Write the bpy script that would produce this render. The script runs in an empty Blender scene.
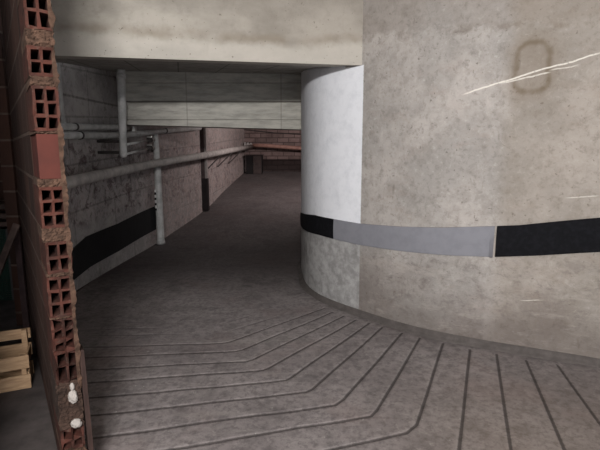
import bpy, bmesh, math, random
import numpy as np
from mathutils import Vector, Matrix, noise as mnoise
random.seed(4); rng = np.random.default_rng(7)
S = bpy.context.scene
COL = S.collection
R = math.radians

# ------------------------------------------------------------------ camera, world, lights, exposure
F = 468.0; CAMZ = 1.6; TP = 75/468
cd = bpy.data.cameras.new('camera'); cam = bpy.data.objects.new('camera', cd); COL.objects.link(cam)
cam.location = (0, 0, CAMZ); cam.rotation_euler = (math.pi/2 - math.atan(TP), 0, 0)
cd.sensor_width = 36; cd.lens = F/600*36; cd.clip_start = 0.05; cd.clip_end = 100
S.camera = cam
w = bpy.data.worlds.new('world'); S.world = w; w.use_nodes = True
w.node_tree.nodes['Background'].inputs[0].default_value = (0.9, 0.93, 1.0, 1)
w.node_tree.nodes['Background'].inputs[1].default_value = 1.9
S.view_settings.view_transform = 'Standard'; S.view_settings.look = 'None'
S.view_settings.exposure = 0.0; S.view_settings.gamma = 1; S.view_settings.use_curve_mapping = False

def area(name, loc, target, sx, sy, power, color=(1, 1, 1), spread=180):
    l = bpy.data.lights.new(name, 'AREA'); l.shape = 'RECTANGLE'; l.size = sx; l.size_y = sy
    l.energy = power; l.color = color; l.spread = R(spread)
    o = bpy.data.objects.new(name, l); COL.objects.link(o); o.location = loc
    o.rotation_euler = (Vector(target) - Vector(loc)).to_track_quat('-Z', 'Y').to_euler()
    return o
area('lamp_garage', (-0.15, -1.7, 2.66), (0.0, 3.8, 1.7), 1.1, 0.16, 262, (1.0, 0.985, 0.975))
area('lamp_far_corridor', (0.9, 9.2, 2.62), (-0.9, 11.6, 1.3), 0.9, 0.3, 62, (1.0, 0.88, 0.87))

# ------------------------------------------------------------------ pixel helpers (600x450 frame)
_c = 1/math.hypot(1, TP); _s = TP*_c
def ray(u, v):
    x = (u-300)/F; y = -(v-225)/F
    return Vector((x, _c + y*_s, -_s + y*_c))
def at(u, v, Y):
    d = ray(u, v); return d*(Y/d.y) + Vector((0, 0, CAMZ))
def floor_z(Y):                                   # gentle apron, then the ramp climbs
    Y = np.asarray(Y, float); t = np.clip((Y-6.4)/1.2, 0, 1)
    return .02*Y + .135*np.where(Y < 7.6, .6*t*t, Y-7.0)
def fl(u, v):
    d = ray(u, v); a, b = 0.3, 20.
    for _ in range(50):
        m = (a+b)/2; z = CAMZ + d.z*m/d.y
        if z > float(floor_z(m)): a = m
        else: b = m
    p = d*(a/d.y); return Vector((p.x, p.y, float(floor_z(a))))

# ------------------------------------------------------------------ object helpers
def obj(name, bm, mat, parent=None, smooth=False):
    me = bpy.data.meshes.new(name)
    bmesh.ops.recalc_face_normals(bm, faces=bm.faces)
    bm.to_mesh(me); bm.free()
    if smooth:
        for p in me.polygons: p.use_smooth = True
    o = bpy.data.objects.new(name, me); COL.objects.link(o)
    if mat: me.materials.append(mat)
    if parent: o.parent = parent
    return o
def tag(o, label=None, cat=None, group=None, kind=None):
    if label: o['label'] = label
    if cat: o['category'] = cat
    if group: o['group'] = group
    if kind: o['kind'] = kind
    return o
def empty(name, loc=(0, 0, 0), rz=0):
    o = bpy.data.objects.new(name, None); COL.objects.link(o)
    o.location = loc; o.rotation_euler = (0, 0, rz); o.empty_display_size = .1
    return o
def BM(): return bmesh.new()
def box(bm, c, s, M=None, bevel=0, jit=0):
    m = Matrix.Translation(Vector(c)) @ Matrix.Diagonal((s[0], s[1], s[2], 1))
    if M is not None: m = M @ m
    r = bmesh.ops.create_cube(bm, size=1, matrix=m)
    if jit:
        for v in r['verts']: v.co += Vector([random.uniform(-jit, jit) for _ in range(3)])
    if bevel:
        es = list({e for v in r['verts'] for e in v.link_edges})
        bmesh.ops.bevel(bm, geom=es, offset=bevel, segments=2, profile=.6, affect='EDGES')
    return bm
def tube(bm, pts, r, seg=20, cap=True):
    pts = [Vector(p) for p in pts]; rs = r if isinstance(r, (list, tuple)) else [r]*len(pts)
    rings = []; up = None
    for i, p in enumerate(pts):
        t = (pts[min(i+1, len(pts)-1)] - pts[max(i-1, 0)]).normalized()
        if up is None:
            up = Vector((0, 0, 1)) if abs(t.z) < .9 else Vector((1, 0, 0))
        a = (up - t*up.dot(t)).normalized(); b = t.cross(a); up = a
        rings.append([bm.verts.new(p + (a*math.cos(k*2*math.pi/seg) + b*math.sin(k*2*math.pi/seg))*rs[i]) for k in range(seg)])
    for A, B in zip(rings, rings[1:]):
        for k in range(seg): bm.faces.new((A[k], A[(k+1) % seg], B[(k+1) % seg], B[k]))
    if cap: bm.faces.new(rings[0][::-1]); bm.faces.new(rings[-1])
    return bm
def prism(bm, poly, z0, z1):
    lo = [bm.verts.new((x, y, z0(x, y) if callable(z0) else z0)) for x, y in poly]
    hi = [bm.verts.new((x, y, z1(x, y) if callable(z1) else z1)) for x, y in poly]
    n = len(poly)
    for i in range(n): bm.faces.new((lo[i], lo[(i+1) % n], hi[(i+1) % n], hi[i]))
    bm.faces.new(lo[::-1]); bm.faces.new(hi)
    return bm

# ------------------------------------------------------------------ node helpers
class V:
    def __init__(s, g, k): s.g = g; s.k = k
    def _m(s, op, o=None, o2=None, clamp=False): return s.g.math(op, s, o, o2, clamp)
    def __add__(s, o): return s._m('ADD', o)
    __radd__ = __add__
    def __sub__(s, o): return s._m('SUBTRACT', o)
    def __rsub__(s, o): return s.g.math('SUBTRACT', o, s)
    def __mul__(s, o): return s._m('MULTIPLY', o)
    __rmul__ = __mul__
    def __truediv__(s, o): return s._m('DIVIDE', o)
    def abs(s): return s._m('ABSOLUTE')
    def max(s, o): return s._m('MAXIMUM', o)
    def min(s, o): return s._m('MINIMUM', o)
    def ss(s, a, b): return s.g.ramp01(s, a, b)
class G:
    def __init__(s, name, rough=.9, spec=.25, metal=0):
        s.m = bpy.data.materials.new(name); s.m.use_nodes = True; s.t = s.m.node_tree
        s.b = s.t.nodes['Principled BSDF']
        s.b.inputs['Roughness'].default_value = rough; s.b.inputs['Metallic'].default_value = metal
        s.b.inputs['Specular IOR Level'].default_value = spec
        s._o = None
    def put(s, inp, v):
        if isinstance(v, V): s.t.links.new(v.k, inp)
        elif v is not None:
            if hasattr(inp.default_value, '__len__') and len(inp.default_value) == 4 and len(v) == 3: v = (*v, 1)
            inp.default_value = v
    def math(s, op, a, b=None, c=None, clamp=False):
        n = s.t.nodes.new('ShaderNodeMath'); n.operation = op; n.use_clamp = clamp
        s.put(n.inputs[0], a); s.put(n.inputs[1], b)
        if c is not None: s.put(n.inputs[2], c)
        return V(s, n.outputs[0])
    def ramp01(s, x, a, b):
        n = s.t.nodes.new('ShaderNodeMapRange'); n.interpolation_type = 'SMOOTHSTEP'
        if a > b: fa, fb, ta, tb = b, a, 1, 0
        else: fa, fb, ta, tb = a, b, 0, 1
        s.put(n.inputs['Value'], x)
        for k, q in (('From Min', fa), ('From Max', fb), ('To Min', ta), ('To Max', tb)): n.inputs[k].default_value = q
        return V(s, n.outputs[0])
    def objco(s):
        if s._o is None:
            n = s.t.nodes.new('ShaderNodeNewGeometry'); s._o = V(s, n.outputs['Position'])
        return s._o
    def xyz(s, v=None):
        n = s.t.nodes.new('ShaderNodeSeparateXYZ'); s.put(n.inputs[0], v or s.objco()); return [V(s, o) for o in n.outputs]
    def uv(s):
        n = s.t.nodes.new('ShaderNodeUVMap'); n.uv_map = 'UVMap'
        return s.xyz(V(s, n.outputs[0]))[:2]
    def vec(s, x, y, z=0.):
        n = s.t.nodes.new('ShaderNodeCombineXYZ'); s.put(n.inputs[0], x); s.put(n.inputs[1], y); s.put(n.inputs[2], z); return V(s, n.outputs[0])
    def scale(s, v, sc):
        n = s.t.nodes.new('ShaderNodeVectorMath'); n.operation = 'MULTIPLY'; s.put(n.inputs[0], v); n.inputs[1].default_value = sc; return V(s, n.outputs[0])
    def noise(s, sc, det=5, rough=.6, vec=None, dist=0):
        n = s.t.nodes.new('ShaderNodeTexNoise'); s.put(n.inputs['Vector'], vec or s.objco())
        n.inputs['Scale'].default_value = sc; n.inputs['Detail'].default_value = det
        n.inputs['Roughness'].default_value = rough; n.inputs['Distortion'].default_value = dist
        return V(s, n.outputs[0])
    def attr(s, name):
        n = s.t.nodes.new('ShaderNodeAttribute'); n.attribute_name = name; return V(s, n.outputs['Fac'])
    def mix(s, f, a, b):
        n = s.t.nodes.new('ShaderNodeMix'); n.data_type = 'RGBA'
        s.put(n.inputs[0], f); s.put(n.inputs[6], a); s.put(n.inputs[7], b); return V(s, n.outputs[2])
    def bump(s, h, strength=.3, dist=.01):
        n = s.t.nodes.new('ShaderNodeBump'); n.inputs['Strength'].default_value = strength; n.inputs['Distance'].default_value = dist
        s.put(n.inputs['Height'], h); s.t.links.new(n.outputs[0], s.b.inputs['Normal'])
    def color(s, c): s.put(s.b.inputs['Base Color'], c); return s.m
def srgb(r, g, b):
    return tuple(((x/255)/12.92 if x <= 10 else ((x/255+.055)/1.055)**2.4) for x in (r, g, b))
def simple(name, c, rough=.7, var=.25, sc=14, spec=.3, metal=0, bump=.2, c2=None):
    g = G(name, rough, spec, metal); n = g.noise(sc, 6, .65)
    c2 = c2 or tuple(x*(1-var*1.6) for x in c); c1 = tuple(min(1, x*(1+var)) for x in c)
    g.bump(g.noise(sc*6, 4, .7), bump, .004)
    return g.color(g.mix(n.ss(.3, .7), c2, c1))

# ------------------------------------------------------------------ right wall curve
base_px = [(301.2, 268), (302.2, 279), (307, 291), (320, 303), (344, 313), (360, 318.5), (385, 327), (413, 335), (443, 342), (470, 347), (500, 352.5), (547, 360), (600, 369)]
bp = [fl(p[0], p[1]-(3.0 if i > 2 else 1.5)).xy for i, p in enumerate(base_px)]
ctrl = [Vector((2.2, 9.0)), Vector((1.0, 7.9)), Vector((.35, 7.0)), Vector((.06, 6.2))] + [Vector(p) for p in bp] + [Vector((2.9, 2.75)), Vector((3.9, 2.05)), Vector((4.8, .9)), Vector((5.2, -.8))]
def catmull(P, n=14):
    out = []
    for i in range(len(P)-1):
        p0, p1, p2, p3 = P[max(i-1, 0)], P[i], P[i+1], P[min(i+2, len(P)-1)]
        for k in range(n):
            t = k/n
            out.append(.5*((2*p1) + (p2-p0)*t + (2*p0-5*p1+4*p2-p3)*t*t + (3*p1-p0-3*p2+p3)*t**3))
    return out + [P[-1].copy()]
def smooth_curve(c, it):
    c = [p.copy() for p in c]
    for _ in range(it): c = [c[0]] + [(c[i-1] + 2*c[i] + c[i+1])/4 for i in range(1, len(c)-1)] + [c[-1]]
    return c
def resample(c, step):
    L = [0]
    for a, b in zip(c, c[1:]): L.append(L[-1] + (b-a).length)
    n = int(L[-1]/step); xs = np.linspace(0, L[-1], n+1)
    X = np.interp(xs, L, [p[0] for p in c]); Y = np.interp(xs, L, [p[1] for p in c])
    return [Vector((a, b)) for a, b in zip(X, Y)]
RW = resample(smooth_curve(resample(catmull(ctrl), .03), 24), .03)
class Path:
    def __init__(s, pts):
        s.p = pts; s.L = [0]
        for a, b in zip(pts, pts[1:]): s.L.append(s.L[-1] + (b-a).length)
    def hit(s, u, v):                                   # pixel ray against the vertical wall -> (arc length, height)
        d = ray(u, v); best = None
        for i in range(len(s.p)-1):
            a, b = s.p[i], s.p[i+1]; e = b-a
            den = d.x*e.y - d.y*e.x
            if abs(den) < 1e-9: continue
            t = (a.x*e.y - a.y*e.x)/den; k = (a.x*d.y - a.y*d.x)/den
            if t > 0 and -1e-6 <= k <= 1+1e-6 and (best is None or t < best[0]): best = (t, s.L[i] + k*e.length)
        if best is None: return None
        return best[1], CAMZ + d.z*best[0]
    def pos(s, q):
        return Vector((float(np.interp(q, s.L, [p.x for p in s.p])), float(np.interp(q, s.L, [p.y for p in s.p]))))
    def nrm(s, q, side):
        t = (s.pos(q+.03) - s.pos(q-.03)).normalized(); return Vector((t.y, -t.x))*side
def wall_mesh(name, path, side, thick, z0, z1, mat, zstep=.08):
    bm = BM(); uvl = bm.loops.layers.uv.new('UVMap'); nz = max(1, int((z1-z0)/zstep)); rows = []
    for i, p in enumerate(path.p):
        q = path.L[i]; n = path.nrm(q, side)
        rows.append([bm.verts.new((p.x, p.y, z0 + (z1-z0)*k/nz)) for k in range(nz+1)] +
                    [bm.verts.new((p.x - n.x*thick, p.y - n.y*thick, z1)), bm.verts.new((p.x - n.x*thick, p.y - n.y*thick, z0))])
    for i in range(len(rows)-1):
        a, b = rows[i], rows[i+1]; m = len(a)
        for k in range(m):
            f_ = bm.faces.new((a[k], b[k], b[(k+1) % m], a[(k+1) % m]))
            f_.smooth = k < nz
            for lp in f_.loops:
                j = i if lp.vert in a else i+1
                lp[uvl].uv = (path.L[j], lp.vert.co.z)
    bm.faces.new(rows[0]); bm.faces.new(rows[-1][::-1])
    o = obj(name, bm, mat); o['kind'] = 'structure'; return o
RP = Path(RW)
s_paint = RP.hit(362, 150)[0]; W3Z = RP.hit(362, 65)[1]
zj = RP.hit(420, 36); zc = RP.hit(480, 36)

# right wall material: bare concrete, white paint on the rounded end
g = G('curved_wall_concrete', .85, .25)
U, Z = g.uv(); n1 = g.noise(1.6, 6, .62); n2 = g.noise(9, 8, .68); n3 = g.noise(55, 5, .7); n4 = g.noise(3.2, 7, .72, g.scale(g.objco(), (1, 1, 2.2)))
con = g.mix(n1.ss(.35, .65), srgb(158, 153, 148), srgb(182, 175, 169))
con = g.mix(n2.ss(.42, .7)*.5, con, srgb(132, 126, 119))
n5 = g.noise(24, 7, .75, None, .4)
con = g.mix(n5.ss(.5, .66)*.55, con, srgb(122, 117, 110))
con = g.mix(n5.ss(.44, .32)*.4, con, srgb(202, 197, 190))
con = g.mix(n4.ss(.52, .72)*.3, con, srgb(156, 140, 130))
pits = g.noise(34, 2, .4).ss(.71, .745)
con = g.mix(pits*.55, con, srgb(96, 88, 80))
con = g.mix(n3.ss(.60, .75)*.4, con, srgb(205, 200, 193))
# old pour joint with damp stains above it
ja = RP.hit(372, 37); jb = RP.hit(592, 24); jk = (jb[1]-ja[1])/(jb[0]-ja[0])
jz = Z - (U-ja[0])*jk + n2*.16 + (n1-.5)*.1 - (ja[1] + .08)
con = g.mix(jz.ss(-.02, .06)*(n1.ss(.35, .6)*.35 + .12), con, srgb(122, 113, 104))
con = g.mix(jz.abs().ss(.06, .0)*.5*g.noise(3.5, 5, .7).ss(.48, .62), con, srgb(104, 92, 80))
# browner to the right of the patch edge
sp = RP.hit(502, 130)[0]
con = g.mix((U + n2*.06).ss(sp-.02, sp+.12)*.34, con, srgb(134, 120, 102))
# stain ring
rc = RP.hit(532, 68); ra = abs(RP.hit(548, 68)[0]-RP.hit(516, 68)[0])/2; rb = abs(RP.hit(532, 44)[1]-RP.hit(532, 93)[1])/2
wob = (g.noise(6, 3, .5)-.5)*.05
du = (U - rc[0]).abs() - (ra-.08); dz = (Z - rc[1]).abs() - (rb-.08)
dd = g.math('SQRT', du.max(0.)*du.max(0.) + dz.max(0.)*dz.max(0.)) + du.max(dz).min(0.) - .08 + wob
con = g.mix(dd.abs().ss(.035, .0)*(n2.ss(.2, .6)*.5+.12), con, srgb(98, 84, 66))
con = g.mix(dd.ss(.14, .0)*.25, con, srgb(118, 102, 82))
low = (Z+n1*.2).ss(1.05, .75)
n7 = g.noise(7, 9, .8, g.vec(U, Z*1.6, 9.), .5)
con = g.mix(n7.ss(.50, .62)*low*.42, con, srgb(98, 90, 88))
con = g.mix(n7.ss(.45, .34)*low*.32, con, srgb(190, 184, 178))
drip = g.noise(4, 4, .6, g.vec(U*3.2, Z*.9, 2.)).ss(.64, .72)
con = g.mix(drip*.35, con, srgb(96, 84, 74))
# scrapes left by vehicles near the foot, long thin
sc = g.noise(5, 6, .7, g.vec(U*.5, Z*8.0)).ss(.66, .72)*Z.ss(1.0, .8)
con = g.mix(sc*.5, con, srgb(205, 200, 192))
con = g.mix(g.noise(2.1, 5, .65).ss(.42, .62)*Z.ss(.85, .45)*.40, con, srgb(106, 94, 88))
con = g.mix((Z+n2*.3).ss(.80, .25)*.62, con, srgb(102, 93, 88))  # overall darkening towards the floor, separate from the scrapes
con = g.mix(g.noise(3.5, 8, .8, g.vec(U*1.0, Z*3.5, 3.)).ss(.5, .62)*Z.ss(.8, .6)*.3, con, srgb(176, 168, 160))
# painted end
up = g.mix(n2.ss(.4, .75)*.4, srgb(243, 244, 248), srgb(204, 206, 212))
lo = g.mix(n2.ss(.35, .65), srgb(178, 176, 174), srgb(142, 140, 138))
lo = g.mix(n4.ss(.55, .7)*.6, lo, srgb(104, 102, 100))
bz = RP.hit(335, 235)[1]
pnt = g.mix((Z+n2*.03).ss(bz-.02, bz+.03), lo, up)
edge = (U + (n3-.5)*.012)
con = g.mix(edge.ss(s_paint+.006, s_paint-.006)*Z.ss(W3Z+.002, W3Z-.004).max(edge.ss(s_paint-.20, s_paint-.22)), con, pnt)
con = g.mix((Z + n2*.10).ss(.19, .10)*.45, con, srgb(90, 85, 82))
# white scratches
def scratch(pa, pb, wd, amp=1.):
    global con
    a = RP.hit(*pa); b = RP.hit(*pb); k = (b[1]-a[1])/(b[0]-a[0])
    ln = (Z - (U-a[0])*k - a[1] + (g.noise(5, 3, .6)-.5)*.03).abs()
    m = ln.ss(wd, wd*.3)*U.ss(a[0]-.01, a[0]+.05)*U.ss(b[0]+.01, b[0]-.05)*n3.ss(.25, .5)*amp*.8
    con = g.mix(m, con, srgb(236, 230, 220))
scratch((462, 95), (532, 73), .009); scratch((525, 75), (603, 52), .008); scratch((500, 84), (552, 72), .007, .8); scratch((548, 71), (580, 64), .006, .7)
scratch((565, 198), (600, 196), .006, .6); scratch((520, 300), (542, 301), .006, .6)
g.bump(n2*.6 + n5*.4 - pits*.4 + n3*.35 + g.noise(160, 3, .7)*.2 + dd.abs().ss(.02, .0)*-.25, .45, .012)
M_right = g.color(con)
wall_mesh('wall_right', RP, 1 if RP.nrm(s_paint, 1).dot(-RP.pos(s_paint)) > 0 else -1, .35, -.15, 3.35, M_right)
RS = 1 if RP.nrm(s_paint, 1).dot(-RP.pos(s_paint)) > 0 else -1
bm = BM(); prev = None
for i in range(0, len(RW), 2):
    q = RP.L[i]; p = RP.pos(q); n = RP.nrm(q, RS); zf = float(floor_z(p.y))
    wf = .045 + .008*math.sin(q*7) + .004*math.sin(q*23)
    r_ = [bm.verts.new((p.x+n.x*a, p.y+n.y*a, zf+b)) for a, b in ((-.01, .055), (.001, .055), (.008, .028), (.022, .012), (wf, .001), (wf, -.03), (-.01, -.03))]
    if prev:
        for j in range(7): bm.faces.new((prev[j], prev[(j+1) % 7], r_[(j+1) % 7], r_[j]))
    else: bm.faces.new(r_)
    prev = r_
bm.faces.new(prev[::-1])
M_cove = simple('cove_mortar', srgb(92, 86, 83), .9, .15, 12, bump=.5)
o = obj('baseboard_right', bm, M_cove, None, True); o['kind'] = 'structure'

# ------------------------------------------------------------------ left wall curve
lp = [fl(*p).xy for p in [(75, 292), (110, 270), (140, 253), (160, 241), (205, 210), (225, 190), (245, 172)]]
e = (lp[-1]-lp[-2]).normalized()
LC = [Vector((-2.36, 3.95)), Vector((-2.40, 4.4))] + [Vector(p) for p in lp]
LW = resample(smooth_curve(resample(catmull(LC), .05), 30), .05)
LP = Path(LW)
FARY = lp[-1].y
g = G('left_wall_concrete', .9, .2)
U, Z = g.uv(); X_, Y_, _ = g.xyz()
n1 = g.noise(2.0, 6, .65); n2 = g.noise(7, 8, .72, None, .6); n3 = g.noise(60, 4, .7)
con = g.mix(n1.ss(.35, .65), srgb(146, 141, 138), srgb(172, 166, 162))
blot = n2.ss(.50, .60)
patch = g.noise(3.6, 8, .75, None, 1.2)
con = g.mix(patch.ss(.50, .58)*(Z+n1*.1).ss(1.78, 1.68)*Z.ss(.7, .85)*.6, con, srgb(188, 174, 172))
con = g.mix(patch.ss(.48, .40)*(Z+n1*.1).ss(1.78, 1.68)*Z.ss(.7, .85)*.5, con, srgb(92, 72, 76))
mid = (Z+n1*.1).ss(1.78, 1.68)*Z.ss(.75, .85)
con = g.mix(blot*.7*mid, con, srgb(168, 158, 154))
con = g.mix(n2.ss(.50, .38)*.8*mid, con, srgb(84, 66, 68))
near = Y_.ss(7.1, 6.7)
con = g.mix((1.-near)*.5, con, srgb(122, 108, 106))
blk = g.t.nodes.new('ShaderNodeTexBrick'); blk.inputs['Scale'].default_value = 1; blk.inputs['Brick Width'].default_value = 1.0; blk.inputs['Row Height'].default_value = .5
blk.inputs['Mortar Size'].default_value = .012; blk.inputs['Mortar Smooth'].default_value = .3
for k in ('Color1', 'Color2'): blk.inputs[k].default_value = (0, 0, 0, 1)
blk.inputs['Mortar'].default_value = (1, 1, 1, 1)
g.put(blk.inputs['Vector'], g.vec(U, Z - U*.06 + .12)); mort = V(g, blk.outputs[0])
con = g.mix(mort*(near*.2+.12), con, srgb(46, 40, 40))
con = g.mix((1.-near)*g.noise(9, 7, .75, None, 1.).ss(.45, .6)*.6, con, srgb(168, 150, 144))
con = g.mix(((Z-2.16).abs().ss(.02, .004)*.6), con, srgb(50, 44, 42))
n6 = g.noise(16, 7, .78, None, .8)
con = g.mix(n6.ss(.52, .64)*.7, con, srgb(176, 168, 164))
con = g.mix(n6.ss(.46, .34)*.5, con, srgb(76, 66, 64))
g.bump(n2*.8+n3*.4-mort*.8, .7, .02)
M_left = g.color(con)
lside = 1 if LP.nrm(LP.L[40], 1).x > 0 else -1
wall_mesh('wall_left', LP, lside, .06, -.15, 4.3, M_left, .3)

# ------------------------------------------------------------------ floor with grooves
def arc_right(q, off=.10):
    p = RP.pos(q) + RP.nrm(q, RS)*off; return (p.x, p.y)
PX = [[(470, 349), (459, 450)], [(496.5, 353.5), (511, 450)], [(526, 360), (565, 450)], [(557.5, 365), (600, 424)],
      [(443, 343), (417, 424), (407, 432.5), (330, 448.5)], [(420, 338), (377, 410), (371, 416), (300, 426.5), (220, 442), (172, 449)],
      [(402, 333), (343, 399.5), (335, 404.5), (220, 420.5), (91, 439)], [(382, 327.5), (313, 388), (307, 391), (220, 402), (90.7, 416)],
      [(369, 323.5), (291, 377), (286, 379.5), (220, 387), (89, 398)], [(356, 320), (268, 368), (262, 370), (220, 373.5), (88, 383)],
      [(344, 316), (253, 359), (246, 361), (220, 362.7), (86.7, 370)], [(333, 312), (242.7, 349.5), (235, 351), (200, 353), (86, 357.5)],
      [(325, 308), (230, 341.5), (222, 343), (200, 344), (86, 347)]]
GR = []
for pl in PX:
    P = [fl(*p).xy for p in pl]
    a, b = P[-2], P[-1]; d = (b-a).normalized(); P.append(b + d*(1.4 if len(pl) > 2 else .8))   # run on past the frame
    GR.append((P, 1.0))
for k in range(1, 5):                                   # the fan continues to the right of the frame
    a = RP.hit(557.5, 365)[0]; q = a + .28*k; p = Vector(arc_right(q)); n = RP.nrm(q, RS)
    d = (n + Vector((.10, 0))).normalized(); GR.append(([p, p + d*1.3], 1.0))
K = fl(230, 341.5).xy; q0 = None
for i, q in enumerate(RP.L):
    if RP.p[i].y < fl(325, 308).y + .02 and RP.p[i].x > 0 : q0 = q; break
for k in range(1, 11):
    kk = K + Vector((-.10*k, .155*k)); q = q0 - .175*k
    r_ = Vector(arc_right(q, .10)); sl = .03 - .028*k
    left = kk + Vector((-1.0, sl*1.0 - .03))*1.6
    c1 = kk + (r_-kk)*.06; c2 = kk + (left-kk)*.05
    GR.append(([r_, c1, c2, left], max(.0, .8 - k*.085)))
def axis(lo, a, b, hi, fine, coarse):
    return np.unique(np.concatenate([np.arange(lo, a, coarse), np.arange(a, b, fine), np.arange(b, hi+coarse, coarse)]).round(5))
gx = axis(-3, -2.4, 2.75, 5.4, .0105, .1); gy = axis(-4, 1.9, 5.6, 13.4, .0105, .1)
X, Y = np.meshgrid(gx, gy)
Zb = floor_z(Y); dep = np.zeros_like(X)
wobx = .006*np.sin(X*7+Y*3) + .004*np.sin(X*19-Y*11)
for P, amp in GR:
    dmin = np.full_like(X, 9.)
    for a, b in zip(P, P[1:]):
        ex, ey = b.x-a.x, b.y-a.y; L2 = ex*ex+ey*ey
        bx = (X > min(a.x, b.x)-.06) & (X < max(a.x, b.x)+.06) & (Y > min(a.y, b.y)-.06) & (Y < max(a.y, b.y)+.06)
        t = np.clip(((X[bx]-a.x)*ex + (Y[bx]-a.y)*ey)/L2, 0, 1)
        dmin[bx] = np.minimum(dmin[bx], np.hypot(X[bx]-a.x-t*ex, Y[bx]-a.y+wobx[bx]*.4-t*ey))
    prof = np.clip(1 - np.clip(dmin-.002, 0, 9)/.0115, 0, 1)
    prof = prof*prof*(3-2*prof)
    if amp < 1: prof = prof*(amp*(.65+.35*np.sin(X*5.3+Y*4.1)))
    dep = np.maximum(dep, prof*np.clip(1 - (Y-3.0)*.30*np.clip(1.1-X, 0, 1.6)*.8, .12, 1))
und = .004*np.sin(X*1.7+.5)*np.cos(Y*1.3) + .0015*np.sin(X*6.1+Y*4.3)
Zf = Zb + und - .009*dep
nx, ny = len(gx), len(gy)
co = np.stack([X, Y, Zf], -1).reshape(-1, 3).astype(np.float32)
ii = np.arange(nx*ny).reshape(ny, nx)
quads = np.stack([ii[:-1, :-1], ii[:-1, 1:], ii[1:, 1:], ii[1:, :-1]], -1).reshape(-1, 4)
me = bpy.data.meshes.new('floor')
me.vertices.add(len(co)); me.vertices.foreach_set('co', co.ravel())
me.loops.add(quads.size); me.loops.foreach_set('vertex_index', quads.ravel().astype(np.int32))
me.polygons.add(len(quads)); me.polygons.foreach_set('loop_start', np.arange(0, quads.size, 4, dtype=np.int32))
me.polygons.foreach_set('use_smooth', np.ones(len(quads), bool))
me.update(calc_edges=True)
at_ = me.attributes.new('groove', 'FLOAT', 'POINT'); at_.data.foreach_set('value', dep.ravel().astype(np.float32))
# distance from the curved wall, for the dirt that gathers along its foot
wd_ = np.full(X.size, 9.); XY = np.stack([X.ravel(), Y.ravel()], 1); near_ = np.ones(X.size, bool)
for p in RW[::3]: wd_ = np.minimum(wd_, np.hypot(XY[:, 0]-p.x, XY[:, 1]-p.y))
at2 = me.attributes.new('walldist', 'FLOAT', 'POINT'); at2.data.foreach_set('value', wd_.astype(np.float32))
g = G('ramp_concrete', .78, .3)
X_, Y_, Z_ = g.xyz()
n1 = g.noise(1.3, 6, .6); n2 = g.noise(8, 8, .7); n3 = g.noise(70, 5, .75); n4 = g.noise(4, 7, .7, g.scale(g.objco(), (.35, 2.2, 1)))
c = g.mix(n1.ss(.35, .65), srgb(133, 125, 124), srgb(153, 145, 143))
c = g.mix(n2.ss(.4, .7)*.5, c, srgb(98, 93, 92))
c = g.mix(g.noise(22, 7, .75).ss(.45, .62)*.6, c, srgb(90, 84, 84))
c = g.mix(g.noise(13, 8, .8, None, .5).ss(.53, .66)*.4, c, srgb(172, 164, 160))
c = g.mix(g.noise(2.6, 6, .7, g.scale(g.objco(), (1, 1, 0))).ss(.5, .64)*.4, c, srgb(84, 78, 78))
c = g.mix(n4.ss(.55, .70)*.35, c, srgb(160, 154, 149))
c = g.mix(n3.ss(.55, .75)*.45, c, srgb(82, 77, 75))
rust = g.noise(1.1, 5, .6, g.scale(g.objco(), (1, 1, 0))).ss(.50, .66)
c = g.mix(rust*.22, c, srgb(128, 106, 100))
c = g.mix(Y_.ss(3.4, 2.2)*X_.ss(0.1, 1.2)*.28, c, srgb(122, 104, 82))
worn = g.noise(26, 4, .6).ss(.66, .74)
c = g.mix(worn*n2.ss(.5, .6)*.7, c, srgb(186, 182, 176))
c = g.mix((Y_ + n1*1.2).ss(4.9, 6.6)*.70, c, srgb(52, 46, 46))       # floor turns darker up the climb
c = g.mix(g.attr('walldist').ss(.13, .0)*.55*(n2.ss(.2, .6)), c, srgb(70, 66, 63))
c = g.mix(g.attr('groove').ss(.08, .6)*.70, c, srgb(40, 35, 34))
g.bump(n2*.5+n3*.5+g.noise(190, 3, .7)*.3, .5, .008)
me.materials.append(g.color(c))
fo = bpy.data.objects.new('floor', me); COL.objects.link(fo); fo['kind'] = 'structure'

# ------------------------------------------------------------------ partition line, storage bay floor
C0 = fl(66, 494).xy; C1 = fl(31, 330).xy; PD = (C1-C0).normalized(); PN = Vector((PD.y, -PD.x))   # PN points to the ramp
PL = 2.35; TH = .097
end = C0 + PD*PL
M_sfloor = simple('storage_floor_dirt', srgb(80, 73, 71), .95, .22, 5)
bm = BM()
near0 = C0 - PD*3.5
prism(bm, [(near0.x+.02, near0.y), (end.x, end.y), (end.x-.1, 7.2), (-6, 7.2), (-6, near0.y)], -.1, lambda x, y: float(floor_z(min(y, 6)))+.014)
obj('floor_storage', bm, M_sfloor)['kind'] = 'structure'

# ------------------------------------------------------------------ soffit, front beam, far beam, ceilings, back walls
hw = RP.hit(362, 65); W3 = RP.pos(hw[0])
A3 = at(57, 56, 3.70)
_P = [A3, at(362, 65, W3.y), at(128, 71, 6.0), at(303, 74.5, 6.0)]
_k = np.linalg.lstsq(np.array([[1, p.x, p.y] for p in _P]), np.array([p.z for p in _P]), rcond=None)[0]

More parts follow.
